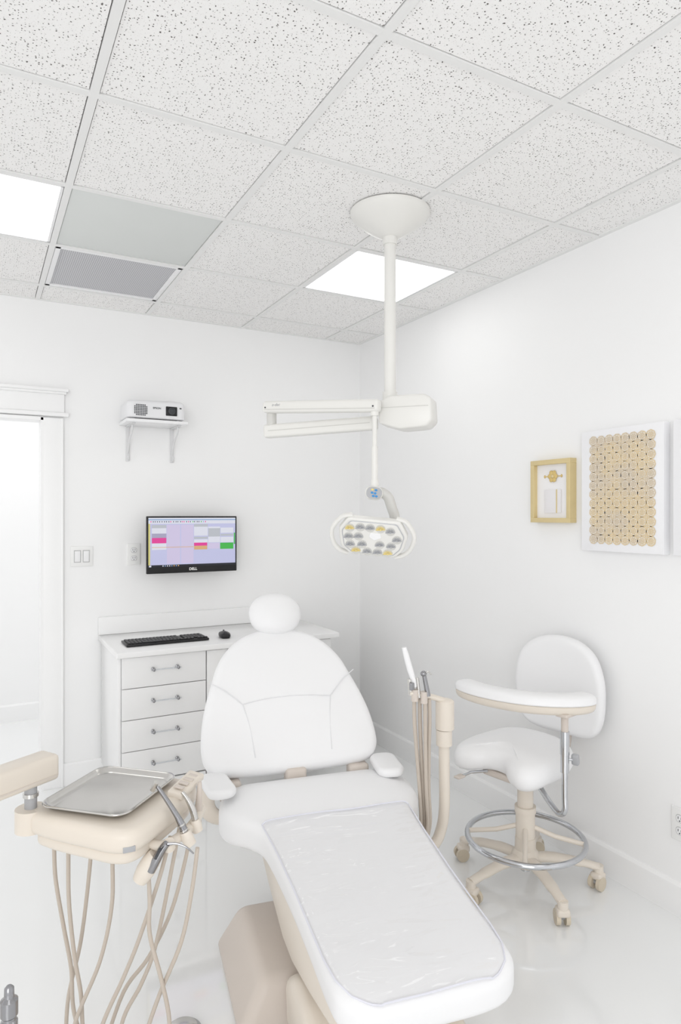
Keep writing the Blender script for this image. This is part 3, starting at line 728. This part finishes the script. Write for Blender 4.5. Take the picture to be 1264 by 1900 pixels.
g=G(); g.cyl(DM@Vector((-0.165,-0.125,0.705)),DM@Vector((-0.165,-0.125,0.764)),0.040,beige,n=32); g.obj('pivot_hub',e)
pv=DM@Vector((-0.165,-0.125,0))
g=G(); g.cyl((pv.x,pv.y,0.76),(pv.x,pv.y,0.84),0.016,grey); g.cyl((pv.x,pv.y,0.795),(pv.x,pv.y,0.805),0.020,steel); g.obj('pivot_pin',e,label='grey metal pivot pin')
g,M,L_=arm((pv.x+0.055,pv.y+0.035,0.862),(-0.52,1.592,0.862),0.075,0.070,'arm',beige,0.012); g.box((0.0,0,-0.02),(L_*0.98,0.078,0.004),beige2,T=M)
g.obj('swing_arm',e)
g=G(); g.cyl((-0.49,1.61,0.0),(-0.49,1.61,0.90),0.035,beige); g.lathe([(0.2,0),(0.2,0.02),(0.17,0.035),(0.05,0.045)],beige,(-0.49,1.61,0)); g.obj('support_post',e)
g=G(); g.box(DM@Vector((0.178,0.10,0.775)),(0.05,0.13,0.02),beige,0.006,rot=(0.1,0.15,DYW))
for i in range(4): g.box(DM@Vector((0.180,0.055+i*0.028,0.787)),(0.028,0.014,0.004),beige2,0.001,rot=(0.1,0.15,DYW))
g.obj('keypad',e)
g=G(); g.box(DM@Vector((0.170,-0.176,0.72)),(0.004,0.03,0.014),grey,0.001,rot=(0,0,DYW+math.radians(-50))); g.obj('gauge',e,label='small grey gauge')
g=G(); g.tube(cr([P(-0.505,1.77,0.690),P(-0.47,1.76,0.685),P(-0.435,1.80,0.688),P(-0.412,1.88,0.690),P(-0.408,1.96,0.695)],5),0.014,beige,12,flat=0.9); g.obj('holder_bar',e)
def tu(name,pts,r,m,lab=None,n=12,par=None,sm=6):
    g=G(); P3=cr(pts,sm) 
    if isinstance(r,(list,tuple)):
        rr=[];k=len(pts)-1
        for i in range(len(P3)):
            t=i/(len(P3)-1)*k; a=min(int(t),k-1); rr.append(r[a]+(r[a+1]-r[a])*(t-a))
        g.tube(P3,rr,m,n)
    else: g.tube(P3,r,m,n)
    return g.obj(name,par,label=lab)
tu('handpiece',[P(-0.413,1.80,0.690),P(-0.427,1.80,0.722),P(-0.442,1.80,0.75),P(-0.468,1.80,0.79),P(-0.492,1.80,0.824)],[0.0095,0.010,0.0075,0.0065,0.005],dsteel,'slim steel dental handpiece',par=e)
g=G(); g.cyl(P(-0.493,1.795,0.838),P(-0.506,1.80,0.815),0.007,steel,n=16); g.cyl(P(-0.505,1.80,0.817),P(-0.512,1.80,0.803),0.0018,chrome,n=8); g.obj('handpiece_head',e)
g=G(); 
for t in (0.25,0.5): 
    p=P(-0.413,1.80,0.690).lerp(P(-0.442,1.80,0.75),t); q_=P(-0.413,1.80,0.690).lerp(P(-0.442,1.80,0.75),t+0.06); g.cyl(p,q_,0.0112,steel,n=16)
g.obj('handpiece_ring',e)
tu('handpiece',[P(-0.402,1.86,0.700),P(-0.410,1.86,0.735),P(-0.425,1.86,0.765),P(-0.440,1.86,0.785)],[0.009,0.0095,0.007,0.005],steel,'slim steel dental handpiece',par=e)
tu('syringe',[P(-0.492,1.735,0.632),P(-0.478,1.735,0.66),P(-0.462,1.735,0.688),P(-0.450,1.735,0.704)],[0.011,0.012,0.0105,0.009],dsteel,'steel air-water syringe',par=e)
tu('syringe_tip',[P(-0.448,1.735,0.702),P(-0.425,1.735,0.703),P(-0.40,1.735,0.694),P(-0.380,1.735,0.677)],[0.004,0.003,0.0026,0.002],dsteel,par=e,n=8)
g=G(); g.cyl(P(-0.475,1.72,0.672),P(-0.462,1.715,0.700),0.004,dgrey,n=10); g.obj('trigger',e)
tu('holder',[P(-0.525,1.75,0.600),P(-0.510,1.75,0.625),P(-0.495,1.75,0.650),P(-0.482,1.75,0.668)],[0.019,0.025,0.024,0.019],beige,'beige bullet-shaped instrument holder',par=e,n=20)
tu('holder',[P(-0.400,1.80,0.668),P(-0.412,1.80,0.688),P(-0.418,1.80,0.704)],[0.014,0.017,0.014],beige,par=e,n=18)
tu('holder',[P(-0.396,1.86,0.676),P(-0.401,1.86,0.692),P(-0.405,1.86,0.708)],[0.014,0.016,0.013],beige,par=e,n=18)
tu('suction_tip',[P(-0.413,1.93,0.655),P(-0.409,1.93,0.72),P(-0.405,1.93,0.785)],[0.013,0.010,0.005],beige2,par=e)
tu('holder',[P(-0.45,1.76,0.680),P(-0.448,1.75,0.70)],[0.016,0.014],beige,par=e,n=16,sm=2)
HS=[ (1.90,[(-0.800,.695),(-0.792,.62),(-0.787,.521),(-0.765,.387),(-0.744,.268),(-0.737,.149),(-0.70,.02)]),
 (1.86,[(-0.752,.69),(-0.752,.60),(-0.75,.476),(-0.735,.33),(-0.717,.223),(-0.71,.12),(-0.68,.02)]),
 (1.93,[(-0.688,.69),(-0.688,.60),(-0.702,.446),(-0.720,.312),(-0.752,.163),(-0.76,.02)]),
 (1.84,[(-0.6325,.69),(-0.630,.60),(-0.6325,.476),(-0.665,.327),(-0.732,.163),(-0.76,.02)]),
 (1.77,[(-0.530,.60),(-0.527,.53),(-0.527,.446),(-0.495,.327),(-0.473,.22),(-0.479,.12),(-0.50,.02)]),
 (1.80,[(-0.47,.69),(-0.50,.58),(-0.556,.416),(-0.60,.31),(-0.66,.178),(-0.70,.02)]),
 (1.85,[(-0.445,.69),(-0.46,.61),(-0.509,.372),(-0.55,.26),(-0.60,.163),(-0.63,.02)]),
 (1.90,[(-0.413,.66),(-0.43,.57),(-0.468,.43),(-0.53,.30),(-0.60,.20),(-0.66,.02)]),
 (1.78,[(-0.395,.67),(-0.41,.56),(-0.44,.42),(-0.50,.28),(-0.54,.16),(-0.56,.02)])]
for d,pts in HS:
    k=d/1.85
    tu('hose',[P(a*k,d,z) for a,z in pts],0.0056,hosem,par=e,n=10)
# tray
e=empty('instrument_tray',DM@Vector((0,0,0.769)),DYW,'empty stainless steel instrument tray on the delivery unit','instrument tray')
TM=DM@Matrix.Translation((0.0,0.0,0.769))
ro=lambda w,h,r:[Vector((a,b)) for a,b in rrect(w,h,r,8)]
V=[];F=[];n=len(ro(1,1,.1))
seq=[(0.225,0.255,0.03,0.0015),(0.240,0.270,0.035,0.0055),(0.252,0.282,0.038,0.0150),(0.262,0.292,0.04,0.0165),(0.266,0.296,0.042,0.0145),(0.2655,0.2955,0.042,0.0125),(0.254,0.284,0.038,0.0125),(0.243,0.273,0.035,0.0035),(0.228,0.258,0.03,0.0)]
for w,hh,r,z in seq: V+=[(p.x,p.y,z) for p in ro(w,hh,r)]
for i in range(len(seq)-1):
    for k in range(n): F.append([i*n+k,i*n+(k+1)%n,(i+1)*n+(k+1)%n,(i+1)*n+k])
F.append(list(range(n))); F.append([(len(seq)-1)*n+k for k in range(n)][::-1])
G().add(V,F,steel,True,TM).obj('pan',e,auto=60)
# ------------------------------------------------------------------ assistant unit
e=empty('suction_unit',P(0.40,2.6,0),0,'beige post with suction holder, instruments and hoses beside the chair','dental suction unit')
g=G(); g.cyl(P(0.405,2.6,0.725),P(0.405,2.6,0.830),0.036,beige,n=28); g.ell(P(0.405,2.6,0.830),(0.036,0.036,0.012),beige); g.cyl(P(0.402,2.6,0.662),P(0.402,2.6,0.722),0.031,beige,n=28)
g.tube(cr([P(0.402,2.6,0.68),P(0.403,2.6,0.55),P(0.403,2.6,0.42),P(0.392,2.6,0.34),P(0.36,2.58,0.285),P(0.28,2.55,0.25)],6),0.021,beige,16)
g.obj('post',e)
g=G()
g.tube(cr([P(0.405,2.6,0.833),P(0.37,2.59,0.846),P(0.33,2.575,0.860),P(0.29,2.56,0.872),P(0.262,2.555,0.878)],5),0.019,beige,14,flat=0.6)
for a,z in ((0.283,0.874),(0.318,0.866)): g.cyl(P(a,2.55,z-0.028),P(a,2.55,z+0.016),0.014,beige2,n=18)
g.obj('holder_bar',e)
g=G(); g.tube([P(0.242,2.55,1.050),P(0.250,2.55,1.02),P(0.265,2.55,0.965),P(0.278,2.55,0.925),P(0.282,2.55,0.90)],[0.009,0.011,0.012,0.010,0.009],white,14); g.obj('suction_tip',e,label='white plastic suction tip')
g=G(); g.cyl(P(0.268,2.55,0.87),P(0.262,2.55,0.93),0.010,steel,n=16); g.box(P(0.270,2.535,0.905),(0.018,0.012,0.028),dsteel,0.003); g.cyl(P(0.300,2.55,0.86),P(0.292,2.55,0.935),0.007,steel,n=14); g.obj('suction_valve',e,label='steel suction valve')
g=G(); g.tube([P(0.334,2.55,0.865),P(0.325,2.55,0.91),P(0.318,2.55,0.945)],[0.010,0.009,0.008],dsteel,14); g.ell(P(0.316,2.55,0.95),(0.012,0.012,0.011),dsteel)
g.tube(cr([P(0.322,2.55,0.95),P(0.335,2.55,0.957),P(0.345,2.55,0.945)],4),0.003,steel,8); g.obj('syringe',e,label='steel air-water syringe')
for o,d in ((0.0,2.56),(0.022,2.57),(0.040,2.55),(0.058,2.565)):
    tu('hose',[P(0.282+o,d,0.85),P(0.283+o,d,0.76),P(0.292+o*0.8,d,0.64),P(0.303+o*0.6,d,0.50),P(0.308+o*0.6,d,0.38),P(0.300+o*0.5,d,0.30),P(0.30+o*0.4,d,0.22)],0.0075,hosem,par=e,n=10)
# ------------------------------------------------------------------ stool
SO=Vector((2.028,2.113,0)); SY=math.radians(-78.5)
e=empty('assistant_stool',SO,SY,'white dental assistant stool with torso bar, foot ring and casters','stool')
def sm_(x,y,z):
    d=0.0
    if y<-0.02: d-=0.5*(y+0.02)**2
    d+=0.45*max(0,y)**2
    d-=0.20*x*x
    return (x-0.055,y+0.015,0.478+z+d)
ol=mirror([(0,-0.138),(0.045,-0.148),(0.095,-0.190),(0.155,-0.207),(0.203,-0.170),(0.222,-0.08),(0.218,0.04),(0.188,0.14),(0.11,0.192),(0,0.205)])
g=G(); g.pad(ol,0.100,0.046,vinyl,fm=sm_,dome=0.012); g.obj('seat',e,world=False)
G().box((-0.03,0.0,0.458),(0.24,0.20,0.03),beige2,0.01).obj('seat_plate',e,world=False)
g=G(); g.tube([(-0.12,-0.10,0.465),(-0.16,-0.16,0.462),(-0.17,-0.20,0.455)],0.006,chrome,8); g.box((-0.175,-0.215,0.453),(0.03,0.045,0.010),beige2,0.004); g.obj('height_lever',e,world=False)
def bk2(x,l,n): return (x-0.005+0,0.315-n-0.55*x*x*0.9-0.02*l+0.0,0.580+l)
ol=mirror([(0,0),(0.10,0.0),(0.170,0.025),(0.208,0.09),(0.220,0.19),(0.212,0.28),(0.175,0.365),(0.10,0.418),(0,0.434)])
g=G(); g.pad(ol,0.062,0.028,vinyl,fm=bk2,dome=0.006); g.obj('backrest',e,world=False)
g=G(); g.tube(cr([(0,0.08,0.455),(0,0.22,0.455),(0.0,0.315,0.50),(0,0.335,0.60),(0,0.325,0.70)],5),0.014,beige2,12); g.obj('backrest_bar',e,world=False)
apts=[(0.262,0.055),(0.248,-0.02),(0.19,-0.095),(0.10,-0.155),(-0.01,-0.185),(-0.12,-0.185),(-0.215,-0.155)]
ap=cr([(x,y,0) for x,y in apts],8)
def armband(h0,h1,w,m,z0):
    N=len(ap)
    g=G(); V=[];F=[];K=16
    for i,p in enumerate(ap):
        t=(ap[min(i+1,N-1)]-ap[max(i-1,0)]).normalized(); n=Vector((t.y,-t.x,0))
        s=i/(N-1); endf=min(1,math.sqrt(max(0.0,1-(abs(2*s-1))**14))+0.02)
        for k in range(K):
            a=2*PI*k/K; ca,sa=math.cos(a),math.sin(a)
            ca=math.copysign(abs(ca)**0.7,ca); sa=math.copysign(abs(sa)**0.7,sa)
            V.append(p+n*(w*ca*endf)+Vector((0,0,z0+(h0 if sa<0 else h1)*sa*endf)))
    for i in range(N-1):
        for k in range(K): F.append([i*K+k,i*K+(k+1)%K,(i+1)*K+(k+1)%K,(i+1)*K+k])
    F.append(list(range(K))); F.append([(N-1)*K+k for k in range(K)])
    g.add(V,F,m); return g
armband(0.008,0.036,0.050,vinyl,0.820).obj('torso_bar_pad',e,world=False)
armband(0.036,0.004,0.045,beige,0.812).obj('torso_bar_shell',e,world=False)
ax,ay=0.222,-0.060
g=G(); g.tube(cr([(ax,ay,0.78),(ax,ay,0.60),(ax,ay,0.46),(ax,ay+0.0,0.40),(ax-0.03,ay+0.01,0.375),(ax-0.08,ay+0.03,0.39),(ax-0.13,ay+0.04,0.43),(ax-0.16,ay+0.05,0.455)],5),0.0115,chrome,14)
g.cyl((ax,ay,0.62),(ax,ay,0.71),0.018,chrome); g.cyl((ax,ay,0.55),(ax,ay,0.63),0.0165,chrome); g.obj('torso_bar_post',e,world=False,label='chrome tube post')
g=G(); g.cyl((ax,ay,0.70),(ax,ay,0.785),0.014,beige2); g.box((ax+0.01,ay,0.780),(0.05,0.09,0.014),beige2,0.005); g.obj('bracket',e,world=False)
g=G(); kp=Vector((ax+0.028,ay+0.03,0.60)); g.cyl((ax,ay,0.60),kp,0.006,chrome,n=10); g.box(kp,(0.03,0.022,0.045),grey,0.009,rot=(0.2,0,0.3)); g.obj('knob',e,world=False)
g=G(); g.cyl((0,0,0.09),(0,0,0.20),0.046,beige,0.042); g.cyl((0,0,0.20),(0,0,0.31),0.040,beige); g.cyl((0,0,0.305),(0,0,0.33),0.044,beige); g.cyl((0,0,0.33),(0,0,0.45),0.033,beige); g.cyl((0,0,0.06),(0,0,0.09),0.020,chrome); g.lathe([(0.055,0.085),(0.062,0.10),(0.055,0.135),(0.044,0.15)],beige)
g.obj('column',e,world=False,label='beige gas lift column')
g=G(); g.tube([(0.24*math.cos(2*PI*k/64),0.24*math.sin(2*PI*k/64),0.196) for k in range(64)],0.012,chrome,12,closed=True); g.obj('foot_ring',e,world=False,label='chrome foot ring')
for k in range(4):
    a=PI/2*k+0.6; g=G(); g.tube([(0.03*math.cos(a),0.03*math.sin(a),0.245),(0.12*math.cos(a),0.12*math.sin(a),0.215),(0.235*math.cos(a),0.235*math.sin(a),0.196)],0.010,beige,10,flat=1.0); g.obj('ring_spoke',e,world=False)
for k in range(5):
    a=math.radians(109.5)+2*PI*k/5-SY; ca,sa=math.cos(a),math.sin(a); dv=Vector((ca,sa,0)); pr=Vector((-sa,ca,0))
    g=G(); g.tube(cr([dv*0.03+Uz*0.115,dv*0.12+Uz*0.118,dv*0.22+Uz*0.105,dv*0.298+Uz*0.088],4),[0.030]*1+[0.028]*4+[0.025]*4+[0.021]*4,beige,14,flat=0.7)
    g.cyl(dv*0.298+Uz*0.066,dv*0.298+Uz*0.096,0.020,beige); g.obj('leg',e,world=False)
    g=G(); rot=Matrix.Rotation(a+0.9+k,4,'Z'); T=Matrix.Translation(dv*0.298)@rot
    for s in (-1,1): g.cyl(T@Vector((0.012,s*0.010,0.0285)),T@Vector((0.012,s*0.026,0.0285)),0.0285,woodw,n=24)
    g.cyl(T@Vector((0.012,-0.010,0.0285)),T@Vector((0.012,0.010,0.0285)),0.010,grey,n=12)
    g.box(T@Vector((0.004,0,0.054)),(0.05,0.05,0.030),beige,0.010,rot=(0,0,a+0.9+k)); g.obj('caster',e,world=False,label='twin-wheel caster with tan wheels')
# ------------------------------------------------------------------ floor items
e=empty('foot_control',P(-0.470,2.0,0),0.3,'round grey foot control disc on the floor','foot control')
g=G(); g.lathe([(0.056,0),(0.058,0.008),(0.054,0.016),(0.04,0.022)],grey); g.obj('base_disc',e,world=False)
G().lathe([(0.040,0.020),(0.042,0.026),(0.030,0.030),(0.01,0.032)],steel).obj('pedal',e,world=False)
pp=P((17-632)/1243*1.25,1.25,0)
e=empty('metal_stand',pp,0,'slim chrome post with ribbed cap standing on the floor','metal post')
G().cyl((0,0,0.01),(0,0,0.58),0.010,chrome).obj('pole',e,world=False)
G().lathe([(0.012,0.58),(0.015,0.585),(0.015,0.61),(0.012,0.613),(0.012,0.618),(0.0155,0.622),(0.0155,0.650),(0.009,0.655),(0.0085,0.672),(0.005,0.676)],dsteel,n=24).obj('cap',e,world=False)
G().lathe([(0.09,0),(0.09,0.008),(0.03,0.014)],steel).obj('foot_plate',e,world=False)
# ------------------------------------------------------------------ lights, world, camera
ld=bpy.data.lights.new('added_hallway_fill','AREA'); ld.shape='RECTANGLE'; ld.size=2.0; ld.size_y=0.6; ld.energy=4  # fill light added out of view to whiten the hallway wall
lo=bpy.data.objects.new('added_hallway_fill',ld); COL.objects.link(lo); lo.location=(0.0,4.9,2.7)
ld=bpy.data.lights.new('added_room_fill','AREA'); ld.shape='SQUARE'; ld.size=2.4; ld.energy=72  # unseen fill light added behind the camera to brighten walls and far corner
lo=bpy.data.objects.new('added_room_fill',ld); COL.objects.link(lo); lo.location=(-2.2,-3.0,2.1)
lo.rotation_euler=(Vector((1.6,4.0,1.5))-Vector((-2.2,-3.0,2.1))).to_track_quat('-Z','Y').to_euler()
w=bpy.data.worlds.new('world'); scene.world=w; w.use_nodes=True
w.node_tree.nodes['Background'].inputs[0].default_value=(1,1,1,1); w.node_tree.nodes['Background'].inputs[1].default_value=1.01
cam=bpy.data.cameras.new('camera'); co=bpy.data.objects.new('camera',cam); COL.objects.link(co)
co.location=(0,0,1.555); co.rotation_euler=(PI/2,0,-math.atan2(0.4756,0.8797)); cam.lens=36*1243/1900; cam.sensor_width=36; cam.sensor_fit='AUTO'; cam.shift_y=5/1900; cam.clip_start=0.02
scene.camera=co
